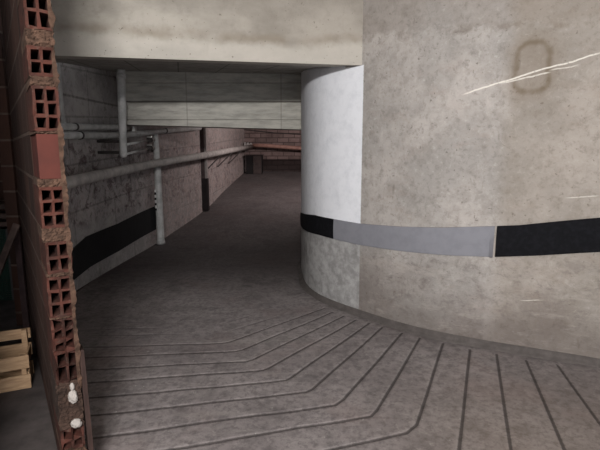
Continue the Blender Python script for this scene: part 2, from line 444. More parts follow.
def zs(x, y): return float(_k[0] + _k[1]*x + _k[2]*y)
fd = (W3 - A3.xy).normalized(); fn = Vector((-fd.y, fd.x))           # fn points away from the camera
g = G('beam_concrete', .88, .25)
n1 = g.noise(1.5, 6, .6, g.scale(g.objco(), (1, 1, 1.8))); n2 = g.noise(10, 8, .7); n3 = g.noise(60, 4, .7); _, _, Z_ = g.xyz()
X_ = g.xyz()[0]
c = g.mix(n1.ss(.35, .65), srgb(150, 144, 134), srgb(180, 173, 162))
c = g.mix(n2.ss(.45, .8)*.5, c, srgb(122, 115, 106))
c = g.mix(X_.ss(-1.2, -.2)*.30, c, srgb(128, 119, 110))
lw = (Z_ + (g.noise(3, 4, .6)-.5)*.16)
c = g.mix((lw-2.50).abs().ss(.07, .0)*.4*g.noise(2.4, 4, .6).ss(.35, .6), c, srgb(124, 110, 90))
c = g.mix(lw.ss(2.50, 2.42)*.45, c, srgb(206, 200, 190))
c = g.mix(lw.ss(2.62, 2.9)*.35, c, srgb(128, 121, 112))
c = g.mix(g.noise(45, 2, .5).ss(.70, .74)*.6, c, srgb(92, 82, 70))
g.bump(n2*.6+n3*.4, .45, .012); M_beam = g.color(c)
a_ = A3.xy - fd*.26; b_ = W3 + fd*.06
bm = BM(); prism(bm, [tuple(a_), tuple(b_), tuple(b_+fn*.3), tuple(a_+fn*.3)], zs, 3.35)
obj('wall_front', bm, M_beam)['kind'] = 'structure'
g = G('soffit_concrete', .9, .2)
X_, Y_, Z_ = g.xyz(); n2 = g.noise(8, 7, .7)
c = g.mix(n2.ss(.35, .7), srgb(158, 154, 148), srgb(126, 122, 117))
fr = g.math('FRACT', Y_*.0 + (X_+Y_*.25)*2.2)
c = g.mix((fr-.5).abs().ss(.47, .5)*.6, c, srgb(60, 56, 52))
g.bump(n2, .4, .01); M_soff = g.color(c)
bm = BM(); a2 = a_+fn*.3; b2 = b_+fn*.3
bm2 = BM(); prism(bm, [tuple(a2), tuple(b2), (3.2, 5.2), (3.6, 14), (-3.2, 14)], zs, lambda x, y: zs(x, y)+.25)
obj('ceiling_ramp', bm, M_soff)['kind'] = 'structure'
bm2.free()
# far beam with board marks
g = G('board_marked_beam', .85, .25)
X_, Y_, Z_ = g.xyz(); n2 = g.noise(6, 8, .68, g.scale(g.objco(), (.5, 1, 2.5))); n3 = g.noise(50, 4, .7)
c = g.mix(n2.ss(.35, .7), srgb(188, 184, 174), srgb(150, 147, 139))
seam = (Z_ - 2.195).abs().ss(.016, .004).max((Z_ - 1.975).abs().ss(.008, .002)*.6).max((Z_-2.42).abs().ss(.008, .002)*.5)
c = g.mix(seam*.75, c, srgb(78, 72, 66))
fr = g.math('FRACT', X_*.85+.2)
c = g.mix((fr-.5).abs().ss(.488, .5)*.4, c, srgb(100, 94, 88))
g.bump(n2*.6+n3*.3-seam*1.0, .5, .015); M_far = g.color(c)
FB = 6.0
pl_ = at(128, 124.5, FB); pr_ = at(303, 129.5, FB)
bm = BM(); v = []
x0, x1 = pl_.x-.02, .55
zl = pl_.z; zr = pr_.z + (pr_.z-pl_.z)/(pr_.x-pl_.x)*(x1-pr_.x)
for y in (FB, FB+.32):
    v.append([bm.verts.new((x0, y, zl)), bm.verts.new((x1, y, zr)), bm.verts.new((x1, y, zs(x1, y)+.02)), bm.verts.new((x0, y, zs(x0, y)+.02))])
for i in range(4): bm.faces.new((v[0][i], v[0][(i+1) % 4], v[1][(i+1) % 4], v[1][i]))
bm.faces.new(v[0]); bm.faces.new(v[1][::-1])
o = obj('wall_lintel', bm, M_far); o['kind'] = 'structure'
# far block wall
g = G('far_block_wall', .92, .2)
X_, Y_, Z_ = g.xyz(); blk = g.t.nodes.new('ShaderNodeTexBrick'); blk.inputs['Scale'].default_value = 1
blk.inputs['Brick Width'].default_value = .30; blk.inputs['Row Height'].default_value = .12; blk.inputs['Mortar Size'].default_value = .012; blk.inputs['Mortar Smooth'].default_value = .4
for k, q in (('Color1', srgb(132, 114, 110)), ('Color2', srgb(108, 94, 90)), ('Mortar', srgb(84, 72, 69))): blk.inputs[k].default_value = (*q, 1)
g.put(blk.inputs['Vector'], g.vec(X_, Z_)); c = V(g, blk.outputs[0]); n2 = g.noise(5, 6, .7)
c = g.mix(n2.ss(.4, .7)*.5, c, srgb(70, 56, 54))
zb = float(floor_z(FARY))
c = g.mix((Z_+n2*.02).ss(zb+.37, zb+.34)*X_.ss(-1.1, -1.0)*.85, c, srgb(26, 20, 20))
g.bump(V(g, blk.outputs[1])*-1.+n2*.4, .6, .02); M_back = g.color(c)
bm = BM(); box(bm, (0.6, FARY+.2, 2.0), (5.2, .3, 4.6)); obj('wall_back', bm, M_back)['kind'] = 'structure'
# rest of the garage shell behind and beside the camera, with an added lamp blocker
M_shell = simple('garage_shell', srgb(128, 122, 114), .9, .12, 2)
bm = BM(); prism(bm, [(-6, -4.2), (5.6, -4.2), (5.6, 4.6), (tuple(b_)), (tuple(a_)), (-2.6, 7.2), (-6, 7.2)], 3.35, 3.5); obj('ceiling', bm, M_shell)['kind'] = 'structure'
M_dark = simple('storage_wall_plaster', srgb(46, 40, 38), .95, .2, 3)
bm = BM(); box(bm, (-6.0, 1.5, 1.6), (.2, 11.6, 3.6)); obj('wall_storage', bm, M_dark)['kind'] = 'structure'
bm = BM(); box(bm, (-4.3, 5.25, 1.66), (3.3, .2, 3.36)); obj('wall_storage_back', bm, None)['kind'] = 'structure'
bm = BM(); box(bm, (-1.42, -1.2, 1.68), (.12, 5.8, 3.34)); obj('wall_lamp_blocker', bm, M_shell)['kind'] = 'structure'  # unseen wall added to keep the garage lamp's light out of the storage bay
bm = BM(); box(bm, (3.5, 10.0, 2.2), (.2, 7.6, 4.4)); obj('wall_far_right', bm, M_back)['kind'] = 'structure'

# ------------------------------------------------------------------ hollow brick partition
g = G('terracotta', .9, .2)
n1 = g.noise(9, 5, .6); n2 = g.noise(45, 5, .7)
c = g.mix(n1.ss(.35, .7), srgb(80, 46, 38), srgb(54, 34, 29)); c = g.mix(n2.ss(.5, .7)*.6, c, srgb(84, 70, 61)); c = g.mix(g.noise(20, 4, .7).ss(.55, .7)*.5, c, srgb(48, 36, 32))
g.bump(n2, .5, .006); M_terra = g.color(c)
g = G('terracotta_smooth', .85, .25)
n1 = g.noise(6, 5, .6); c = g.mix(n1.ss(.35, .7), srgb(82, 42, 35), srgb(68, 36, 31)); g.bump(g.noise(50, 4, .6), .3, .003); M_terra2 = g.color(c)
M_mortar = simple('mortar_rubble', srgb(84, 63, 51), .95, .3, 22, bump=.9)
g = G('brick_face', .95, .15)
X_, Y_, Z_ = g.xyz(); run = (X_*float(PD.x) + Y_*float(PD.y))
blk = g.t.nodes.new('ShaderNodeTexBrick'); blk.inputs['Scale'].default_value = 1
blk.inputs['Brick Width'].default_value = .31; blk.inputs['Row Height'].default_value = .21; blk.inputs['Mortar Size'].default_value = .010; blk.inputs['Mortar Smooth'].default_value = .3
for k, q in (('Color1', srgb(66, 45, 37)), ('Color2', srgb(48, 35, 30)), ('Mortar', srgb(84, 70, 62))): blk.inputs[k].default_value = (*q, 1)
g.put(blk.inputs['Vector'], g.vec(run, Z_)); n2 = g.noise(14, 6, .7)
c = g.mix(n2.ss(.4, .75)*.55, V(g, blk.outputs[0]), srgb(54, 40, 36)); g.bump(n2*.6-V(g, blk.outputs[1])*.8, .7, .012); M_bface = g.color(c)
bpy.data.objects['wall_storage_back'].data.materials.append(M_bface)
g = G('white_plaster', .8, .3); g.bump(g.noise(60, 4, .7), .6, .006); M_plaster = g.color(srgb(160, 153, 147))

fz = float(floor_z(C0.y))
part = empty('wall_partition', (C0.x, C0.y, fz), math.atan2(PD.y, PD.x) - math.pi/2); part['kind'] = 'structure'
# local frame: +Y runs along the partition away from the camera, +X is across towards the ramp
DN = .30
bm = BM(); box(bm, (TH/2, (PL+DN)/2, 1.66), (TH-.006, PL-DN, 3.32)); obj('brick_masonry', bm, M_bface, part)
def zl_(vv): return at(50, vv, C0.y+.02).z - fz
def hollow(vt, vb, rows, cols=2, dx=0., broken=0):
    z1, z0 = zl_(vt), zl_(vb); H = z1-z0; bm = BM()
    tw = .011; wx = [0]; hwid = (TH-tw*(cols+1))/cols
    for i in range(cols): wx += [wx[-1]+tw, wx[-1]+tw+hwid]
    wx.append(wx[-1]+tw); tz = .012; hh = (H-tz*(rows+1))/rows; wz = [0]
    for i in range(rows): wz += [wz[-1]+tz, wz[-1]+tz+hh]
    wz.append(wz[-1]+tz)
    vs = {}
    def gv(i, j, k):
        if (i, j, k) not in vs:
            jx = random.uniform(-.0022, .0022); jz = random.uniform(-.0025, .0025); jy = random.uniform(-.004, .004)
            if k: jx = jz = jy = 0
            if broken and k == 0: jy += random.uniform(0, .035); jz += random.uniform(-.006, .006)
            vs[(i, j, k)] = bm.verts.new((wx[i]+jx, [0, DN][k]+jy, z0+wz[j]+jz))
        return vs[(i, j, k)]
    I, J = len(wx)-1, len(wz)-1
    for i in range(I):
        for j in range(J):
            hole = i % 2 == 1 and j % 2 == 1
            if hole:
                bm.faces.new((gv(i, j, 0), gv(i+1, j, 0), gv(i+1, j, 1), gv(i, j, 1))); bm.faces.new((gv(i, j+1, 0), gv(i+1, j+1, 0), gv(i+1, j+1, 1), gv(i, j+1, 1)))
                bm.faces.new((gv(i, j, 0), gv(i, j+1, 0), gv(i, j+1, 1), gv(i, j, 1))); bm.faces.new((gv(i+1, j, 0), gv(i+1, j+1, 0), gv(i+1, j+1, 1), gv(i+1, j, 1)))
            else: bm.faces.new((gv(i, j, 0), gv(i+1, j, 0), gv(i+1, j+1, 0), gv(i, j+1, 0)))
            bm.faces.new((gv(i, j, 1), gv(i+1, j, 1), gv(i+1, j+1, 1), gv(i, j+1, 1)))
    for j in range(J):
        for i in (0, I): bm.faces.new((gv(i, j, 0), gv(i, j+1, 0), gv(i, j+1, 1), gv(i, j, 1)))
    for i in range(I):
        for j in (0, J): bm.faces.new((gv(i, j, 0), gv(i+1, j, 0), gv(i+1, j, 1), gv(i, j, 1)))
    o = obj('hollow_brick', bm, M_terra, part); o.location = (dx, 0, 0); return o
def mortar(vt, vb, out=.0, dx=0., mat=None):
    z1, z0 = zl_(vt), zl_(vb); bm = BM()
    nx_, nz_ = 12, max(3, int((z1-z0)/.007))
    G_ = [[bm.verts.new((TH*i/nx_ + random.uniform(-.002, .002) + (random.uniform(-.006, .008) if i in (0, nx_) else 0), -out + random.uniform(-.007, .007) + (.007 if j in (0, nz_) else 0), z0+(z1-z0)*j/nz_)) for i in range(nx_+1)] for j in range(nz_+1)]
    B_ = [[bm.verts.new((TH*i/nx_, DN, z0+(z1-z0)*j/nz_)) for i in (0, nx_)] for j in (0, nz_)]
    for j in range(nz_):
        for i in range(nx_): bm.faces.new((G_[j][i], G_[j][i+1], G_[j+1][i+1], G_[j+1][i]))
    bm.faces.new([B_[0][0]] + [B_[0][1]] + [B_[1][1]] + [B_[1][0]])
    bm.faces.new([G_[j][0] for j in range(nz_+1)] + [B_[1][0], B_[0][0]]); bm.faces.new([G_[j][nx_] for j in range(nz_+1)] + [B_[1][1], B_[0][1]])
    bm.faces.new(G_[0] + [B_[0][1], B_[0][0]]); bm.faces.new(G_[nz_] + [B_[1][1], B_[1][0]])
    o = obj('mortar_joint', bm, mat or M_mortar, part); o.location = (dx, 0, 0)
hollow(-60, -14, 3); mortar(-14, -9); hollow(-9, 29, 2, dx=.002); mortar(29, 46, .006)
hollow(46, 76, 2); mortar(76, 86, .004, .002); hollow(86, 131, 3, dx=.003); mortar(131, 134)
z1, z0 = zl_(134), zl_(179); bm = BM(); box(bm, (TH/2, DN/2-.002, (z0+z1)/2), (TH-.012, DN, z1-z0), bevel=.003); tag(obj('solid_brick', bm, M_terra2, part), 'smooth orange-red brick end without holes')
mortar(179, 187, .006); hollow(187, 228, 3, dx=-.002); mortar(228, 242, .005); hollow(242, 273, 2, dx=.004)
mortar(273, 277, .003); hollow(277, 317, 3, dx=-.002); mortar(317, 319); hollow(319, 353, 3, broken=1); hollow(353, 384, 2, broken=1, dx=.003)
mortar(384, 431, -.01, 0, simple('dark_rubble', srgb(66, 50, 42), .95, .35, 18, bump=.9)); hollow(431, 452, 2, broken=1); mortar(452, 460); hollow(460, 500, 3)
def lump(u, vv, r, sx=1., sz=1.):
    bm = BM(); bmesh.ops.create_icosphere(bm, subdivisions=4, radius=r)
    for q in bm.verts:
        k = 1 + .12*math.sin(q.co.x*70+1)*math.cos(q.co.z*90) + mnoise.noise(q.co*55)*.35 + mnoise.noise(q.co*170)*.18; q.co = Vector((q.co.x*sx, q.co.y*.6, q.co.z*sz))*k
    o = obj('plaster_lump', bm, M_plaster, part, True); o.location = (u, .0, zl_(vv)); tag(o, 'white plaster blob')
lump(.062, 398, .025, .8, 1.25); lump(.060, 388, .011, .8, 1.6); lump(.066, 425, .023, 1, .95)

# brick pier where the partition meets the left wall
bm = BM(); box(bm, (-2.415, 3.915, 1.66), (.10, .06, 3.3)); obj('wall_pier', bm, M_bface)['kind'] = 'structure'
for k, (va, vb) in enumerate(((-20, 30), (44, 90), (120, 200), (182, 262), (258, 330), (322, 392))):
    z1, z0 = zl_(va), zl_(vb); bm = BM(); n_ = int((z1-z0)/.012); prev = None
    for i in range(n_+1):
        z = z0+(z1-z0)*i/n_; ww = max(.001, .004+.005*math.sin(z*31+k)+random.uniform(-.004, .005)); taper = min(1, i/3, (n_-i)/3)
        r_ = [bm.verts.new(c) for c in ((TH-.012*taper-.001, -.004-.004*taper, z), (TH+ww*taper, -.002+random.uniform(-.002, .003), z), (TH+ww*taper, .05, z), (TH-.006, .05, z))]
        if prev:
            for j in range(4): bm.faces.new((prev[j], prev[(j+1) % 4], r_[(j+1) % 4], r_[j]))
        else: bm.faces.new(r_)
        prev = r_
    bm.faces.new(prev[::-1]); obj('mortar_edge', bm, M_mortar, part)

# plank standing against the ramp side of the partition
g = G('old_board', .85, .2); n = g.noise(6, 6, .6, g.scale(g.objco(), (4, 4, .5))); g.bump(n, .5, .006)
M_board = g.color(g.mix(n.ss(.35, .65), srgb(66, 50, 45), srgb(42, 32, 29)))
bm = BM(); zt = at(82, 352, C0.y+.05).z
box(bm, (0, 0, .365), (.022, .07, .73), bevel=.003)
bd = obj('wooden_board', bm, M_board); loc = C0 + PN*(TH+.026) + PD*.04
bd.location = (loc.x, loc.y, float(floor_z(loc.y))+.004); bd.rotation_euler = (0, R(-1.0), math.atan2(PD.y, PD.x) - math.pi/2)
bd.scale.z = (zt-bd.location.z)/.73
tag(bd, 'narrow dark brown upright board against the foot of the brick partition', 'board')

# ------------------------------------------------------------------ bumper strips on the walls
g = G('black_rubber', .8, .12); n = g.noise(30, 5, .6); g.bump(n, .25, .003); M_rub = g.color(g.mix(n.ss(.4, .7), srgb(17, 17, 20), srgb(25, 25, 29)))
g = G('grey_foam', .75, .3); n = g.noise(12, 6, .6); g.bump(g.noise(70, 3, .6), .2, .003); M_grey = g.color(g.mix(n.ss(.4, .7), srgb(133, 133, 139), srgb(127, 127, 133)))
TOP = [(302, 214), (315, 215), (334, 219), (360, 223.5), (400, 226.5), (440, 227.5), (495, 226), (520, 225), (560, 221), (600, 217.5)]
BOT = [(302, 231), (309, 231.5), (320, 234.5), (334, 238.5), (360, 244.5), (400, 250.5), (450, 255), (495, 256.5), (540, 255), (600, 251.5)]
def prof(path, pts):
    h = [path.hit(*p) for p in pts]; return [a for a, b in h], [b for a, b in h]
def strip(name, path, side, ts, tz, bs, bz, q0, q1, mat, th=.012, curl=0.):
    bm = BM(); n = max(8, int(abs(q1-q0)/.03)); rows = []
    for i in range(n+1):
        q = q0+(q1-q0)*i/n; p = path.pos(q); nn = path.nrm(q, side)
        zt = float(np.interp(q, ts, tz)); zb_ = float(np.interp(q, bs, bz)); r = []
        lift = curl*max(0, (i/n-.97)/.03)**2
        M_ = 7
        for k in range(M_+1):
            z = zb_+(zt-zb_)*k/M_; bulge = .004*math.sin(math.pi*k/M_) + lift*(1-k/M_) + .003
            r.append(((p.x+nn.x*(th+bulge), p.y+nn.y*(th+bulge), z)))
        for k in range(M_, -1, -1):
            z = zb_+(zt-zb_)*k/M_; r.append((p.x+nn.x*(.001+lift*(1-k/M_)), p.y+nn.y*(.001+lift*(1-k/M_)), z))
        rows.append([bm.verts.new(c) for c in r])
    for a, b in zip(rows, rows[1:]):
        for k in range(len(a)): bm.faces.new((a[k], b[k], b[(k+1) % len(a)], a[(k+1) % len(a)]))
    bm.faces.new(rows[0]); bm.faces.new(rows[-1][::-1])
    return obj(name, bm, mat)
ts, tz = prof(RP, TOP[1:]); bs, bz_ = prof(RP, BOT[1:])
ts = [ts[0]-1.2] + ts + [ts[-1]+1.5]; tz = [tz[0]-.12] + tz + [tz[-1]+.16]
bs = [bs[0]-1.2] + bs + [bs[-1]+1.5]; bz_ = [bz_[0]-.06] + bz_ + [bz_[-1]+.14]
sA = RP.hit(334.5, 228)[0]; sB = RP.hit(494.5, 240)[0]
GRP = 'bumper strips along the ramp walls'
tag(strip('bumper_strip', RP, RS, ts, tz, bs, bz_, sA-1.15, sA-.002, M_rub), 'short black bumper strip wrapping the rounded end of the painted wall', 'bumper strip', GRP)
tag(strip('bumper_strip', RP, RS, ts, tz, bs, bz_, sA+.002, sB-.003, M_grey, curl=.03), 'long grey bumper strip between the two black ones on the curved wall', 'bumper strip', GRP)
tag(strip('bumper_strip', RP, RS, ts, tz, bs, bz_, sB+.012, sB+2.2, M_rub), 'black bumper strip right of the grey one on the curved wall', 'bumper strip', GRP)
LT = [(71.5, 249.5), (86, 236.5), (118, 223.5), (155, 206)]; LB = [(71.5, 281), (89, 267), (118, 251), (155, 229.5)]
lt, ltz = prof(LP, LT); lb, lbz = prof(LP, LB)
M_rub2 = simple('black_strip_left', srgb(30, 29, 30), .8, .1, 10)
tag(strip('bumper_strip', LP, lside, [lt[0]-.4]+lt+[lt[-1]+.3], [ltz[0]-.12]+ltz+[ltz[-1]+.05], [lb[0]-.4]+lb+[lb[-1]+.3], [lbz[0]-.06]+lbz+[lbz[-1]+.05], lt[0]-.3, lt[-1]+.06, M_rub2), 'wide black bumper strip on the dark left wall behind the brick partition', 'bumper strip', GRP)

# ------------------------------------------------------------------ pipes
g = G('grey_pvc', .5, .4); n = g.noise(8, 6, .65); g.bump(g.noise(40, 3, .6), .15, .003); M_pvc = g.color(g.mix(n.ss(.35, .7), srgb(190, 189, 186), srgb(154, 153, 150)))
M_iron = simple('painted_iron_pipe', srgb(176, 170, 165), .6, .15, 9)
M_darkm = simple('dark_bracket_metal', srgb(58, 53, 51), .6, .2, 20)
g = G('zinc_fitting', .35, .5, .8); M_zinc = g.color(srgb(190, 188, 184))
g = G('copper_red_pipe', .5, .4); n = g.noise(9, 5, .6); M_cop = g.color(g.mix(n.ss(.4, .65), srgb(158, 122, 110), srgb(134, 100, 90)))
def wp(u, v, off):                                        # point at a pixel, 'off' metres in front of the left wall
    h = LP.hit(u, v); q = h[0]; n = LP.nrm(q, lside); p = LP.pos(q) + n*off
    Y = p.y; r = ray(u, v)
    for _ in range(12):                                   # slide along the ray until it lies 'off' from the wall
        P = at(u, v, Y); d = min((P.xy - a).length for a in LW); sgn = 1
        Y += (d-off)*3.2 if d > off else (d-off)*3.2
        Y = max(3.9, min(Y, FARY-.1))
    return at(u, v, Y)
def strap(parent, p, axis, r, wallp, name='bracket'):
    bm = BM(); a = Vector(axis).normalized(); tube(bm, [p-a*.015, p+a*.015], r+.006, 20)
    tube(bm, [p, wallp], .008, 8); return obj(name, bm, M_darkm, parent)
def wallpt(P):
    i = min(range(len(LW)), key=lambda k: (LW[k]-P.xy).length); return Vector((LW[i].x, LW[i].y, P.z))
# long lower pipe
pts = [wp(u, v, .23) for u, v in [(60, 184), (70, 182.0), (100, 175), (125, 169.8), (150, 164.5), (175, 160), (205, 155.3), (222, 152)]]
far_ = Vector((LW[-1].x+.2, FARY-.15, at(246, 146.5, FARY-.15).z)); pts.append(far_)
root = empty('wall_pipe', (pts[0].x, pts[0].y, pts[0].z)); 
def loc_(root, P): return [Vector(p)-root.location for p in P]
Ls = [p.copy() for p in pts]
bm = BM(); tube(bm, loc_(root, pts), .058, 24); obj('pipe_run', bm, M_iron, root, True)
for k in (2, 4, 6):
    p = pts[k]; strap(root, p-root.location, pts[k+1]-pts[k-1], .052, wallpt(p)-root.location, 'pipe_clamp')
tag(root, 'long grey iron pipe running low along the left wall into the back', 'pipe')
# struts hanging below the long pipe far back
def lerp_pipe(u):
    for a, b in zip(Ls, Ls[1:]):
        ua = 300+F*a.x/(a.y*_c - (a.z-CAMZ)*_s); ub = 300+F*b.x/(b.y*_c - (b.z-CAMZ)*_s)
        if ua <= u <= ub: return a + (b-a)*((u-ua)/(ub-ua))
    return Ls[-1]
for u, wh in ((219, 'nearest of the dark angled brackets under the long pipe far back'), (229, 'middle one of the dark angled brackets under the long pipe far back'), (238, 'farthest of the dark angled brackets under the long pipe far back')):
    p = lerp_pipe(u); wq = wallpt(p)
    r_ = empty('pipe_bracket', tuple(p)); bm = BM()
    tube(bm, [(0, 0, -.055), (wq.x-p.x, wq.y-p.y-.02, -.055)], .014, 8); obj('arm', bm, M_darkm, r_)
    bm = BM(); tube(bm, [(.03, 0, -.05), (wq.x-p.x, wq.y-p.y-.25, -.34)], .013, 8); obj('strut', bm, M_darkm, r_)
    tag(r_, wh, 'bracket', 'brackets under the long pipe')
# upper horizontal pipes
def run(name, px, off, r, mat, label, clamps=(), extra=None):
    P = [wp(u, v, off) for u, v in px]; root = empty(name, tuple(P[0]))
    bm = BM(); tube(bm, loc_(root, P), r, 20); obj('pipe_run', bm, mat, root, True)
    for k in clamps:
        ax = P[min(k+1, len(P)-1)]-P[max(k-1, 0)]; strap(root, P[k]-root.location, ax, r, wallpt(P[k])-root.location, 'pipe_clamp')
    tag(root, label, 'pipe'); return root, P
run('wall_pipe', [(59, 126.8), (75, 126.8), (95, 126.8), (118, 127), (128, 127.4)], .09, .034, M_pvc, 'upper of the two pale horizontal pipes on the wall under the near beam', (1, 3))
r2, P2 = run('wall_pipe', [(57, 135.3), (80, 135.3), (100, 135.4), (120, 135.2), (140, 133.4), (165, 130.8), (200, 127.8)], .09, .038, M_pvc, 'lower of the two pale horizontal pipes, tapering away below the lintel', (1, 3, 5))
# vertical pipe at the partition edge
pa = at(57.5, 66, 4.62); pb = at(63, 127, 4.72)
root = empty('vertical_pipe', (pb.x, pb.y, pb.z)); top = Vector((pa.x, pa.y, zs(pa.x, pa.y)))
bm = BM(); tube(bm, loc_(root, [pb, pa, top]), .024, 18); obj('pipe_run', bm, M_pvc, root, True)
bm = BM(); tube(bm, loc_(root, [pb-Vector((0, 0, .03)), pb+Vector((0, 0, .05))]), .032, 18); obj('coupling', bm, M_pvc, root, True)
tag(root, 'thin pale vertical pipe just right of the brick partition edge', 'pipe')
# vertical drop pipe in front of the lintel
DY = 5.62
pt = at(120.8, 72, DY); pb = at(123.6, 155, DY-.02)
root = empty('vertical_pipe', tuple(pb)); top = Vector((pt.x, pt.y, zs(pt.x, pt.y)))
pl2 = [top, pt, pb, pb+Vector((-.012, .02, -.02)), pb+Vector((-.03, .05, -.024))]
bm = BM(); tube(bm, loc_(root, [top, pt, pb, pb+Vector((0, 0, -.02)), pb+Vector((0, 0, -.032))]), [.05, .05, .042, .036, .018], 24); obj('pipe_run', bm, M_pvc, root, True)
bm = BM(); tube(bm, loc_(root, [pt+(pb-pt)*.02, pt+(pb-pt)*.07]), .056, 24); obj('coupling', bm, M_pvc, root, True)
wq = wallpt(pb); 
for dz in (.03, .16):
    bm = BM(); tube(bm, [Vector((0, 0, dz)), Vector((wq.x-pb.x, wq.y-pb.y, dz))], .018, 12); obj('bracket', bm, M_darkm, root)
tag(root, 'thick pale vertical pipe with an open lower end hanging before the lintel', 'pipe')
# two short valve stubs between the drop pipe and the standpipe
SP = wp(161.0, 245, .085); SP.z = float(floor_z(SP.y)); SY = SP.y
for (v0, v1, wh) in ((144.5, 140.5, 'upper short horizontal pipe stub with a bright valve joining the standpipe'), (154, 148.5, 'lower short horizontal pipe stub with a bright valve joining the standpipe')):
    a = at(126.5, v0, DY+.02); b = at(147.5, v1, SY-.30); c_ = at(154, v1-.9, SY-.14)
    root = empty('valve_stub', tuple(a)); bm = BM(); tube(bm, loc_(root, [a, b]), .015, 16); obj('pipe_run', bm, M_pvc, root, True)
    bm = BM(); d = (c_-b); tube(bm, loc_(root, [b, b+d*.12, b+d*.12, b+d*.5]), [.028, .028, .036, .036], 16); obj('valve_body', bm, M_darkm, root, True)
    bm = BM(); tube(bm, loc_(root, [b+d*.5, b+d*.95]), .026, 12); obj('fitting', bm, M_zinc, root, True)
    bm = BM(); h = b+d*.3; box(bm, tuple(h-root.location+Vector((.01, -.03, .045))), (.07, .012, .02), bevel=.004); obj('lever', bm, M_zinc, root)
    tag(root, wh, 'pipe stub', 'valve stubs on the standpipe')
# standpipe with striped tape
sb = SP.copy(); st = at(155.8, 134, SY)
root = empty('standpipe', tuple(sb)); bm = BM(); tube(bm, loc_(root, [sb, sb+Vector((0, 0, .02)), st+(sb-st)*.3, st]), [.058, .058, .052, .034], 24); obj('pipe_run', bm, M_pvc, root, True)
bm = BM(); tube(bm, loc_(root, [sb+Vector((0, 0, .002)), sb+Vector((0, 0, .05))]), .064, 24); obj('collar', bm, M_pvc, root, True)
M_tapew = simple('white_tape', srgb(208, 206, 202), .6, .05)
for k in range(4):
    v = 191+k*5.3; p = at(155.2+k*.25, v, SY-.060); bm = BM(); box(bm, tuple(p-root.location), (.026, .012, .034), bevel=.002); tag(obj('tape_mark', bm, M_tapew, root), 'white mark')
    p = at(155.2+k*.25, v+2.6, SY-.060); bm = BM(); box(bm, tuple(p-root.location), (.026, .012, .032), bevel=.002); tag(obj('tape_mark', bm, M_rub2, root), 'black mark')
wq = wallpt(st); bm = BM(); tube(bm, [st-root.location-Vector((0, 0, .25)), wq-root.location-Vector((0, 0, .25))], .012, 8); obj('bracket', bm, M_darkm, root)
tag(root, 'pale vertical pipe standing on the ramp by the left wall with small white marks', 'pipe')
# small clip near the beam
p = wp(134.5, 132, .09); bm = BM(); box(bm, (0, 0, 0), (.035, .09, .13), bevel=.004)
o = obj('pipe_clip', bm, M_tapew); o.location = p+Vector((0, .0, .01)); tag(o, 'small white clip holding the pale pipe under the lintel', 'clip')
# far post
pY = 8.9; q = fl(204, 210); 
root = empty('post', (q.x+.035, q.y-.06, q.z)); H_ = zs(q.x, q.y)-q.z-.005
zsplit = at(204, 178, q.y).z - q.z
M_postd = simple('post_black_paint', srgb(30, 22, 22), .8, .2, 12); M_postl = simple('post_grey', srgb(74, 62, 60), .85, .2, 12); M_edge = simple('post_pale_edge', srgb(140, 132, 128), .7, .1)
bm = BM(); box(bm, (0, 0, zsplit/2), (.145, .14, zsplit), bevel=.004); tag(obj('post_foot', bm, M_postd, root), 'black painted foot')
bm = BM(); box(bm, (-.02, 0, (zsplit+H_)/2), (.105, .13, H_-zsplit), bevel=.004); obj('post_shaft', bm, M_postl, root)
bm = BM(); box(bm, (.052, -.01, (zsplit+H_)/2), (.04, .13, H_-zsplit), bevel=.004); tag(obj('edge_strip', bm, M_edge, root), 'pale strip up the right edge')
tag(root, 'dark upright post with a black foot against the left wall halfway down the ramp', 'post')
# back pipe
Yb = FARY-.15
a = at(247.5, 145.5, Yb); b = at(303, 148.5, Yb)
root = empty('wall_pipe', tuple(a)); bm = BM(); tube(bm, loc_(root, [a+Vector((.12, 0, 0)), a+Vector((.4, 0, -.0)), b, b+(b-a).normalized()*1.8]), .05, 20); obj('pipe_run', bm, M_cop, root, True)
for k in range(3):
    bm = BM(); c_ = a+Vector((-.06+.075*k, 0, -.002)); tube(bm, loc_(root, [c_-Vector((.018, 0, 0)), c_+Vector((.018, 0, 0))]), .088-.008*k, 20); tag(obj('collar', bm, M_pvc, root), 'pale collar')
bm = BM(); tube(bm, loc_(root, [a-Vector((.08, 0, 0)), a+Vector((.14, 0, 0))]), .05, 16); obj('joint', bm, M_iron, root, True)
for dx in (.6, 1.3):
    bm = BM(); p = a+(b-a)*(dx/(b-a).length); tube(bm, loc_(root, [p, p+Vector((0, .2, 0))]), .012, 8); obj('bracket', bm, M_darkm, root)
tag(root, 'reddish horizontal pipe across the block wall at the far end', 'pipe')
# cable on the far wall
bm = BM(); a = at(244, 129.5, FARY+.035); b = at(303, 134.5, FARY+.035); tube(bm, [a, (a+b)/2+Vector((0, 0, -.02)), b, b+Vector((1, 0, -.05))], .012, 8)
tag(obj('cable', bm, M_darkm), 'thin sagging cable on the far block wall above the reddish pipe', 'cable')
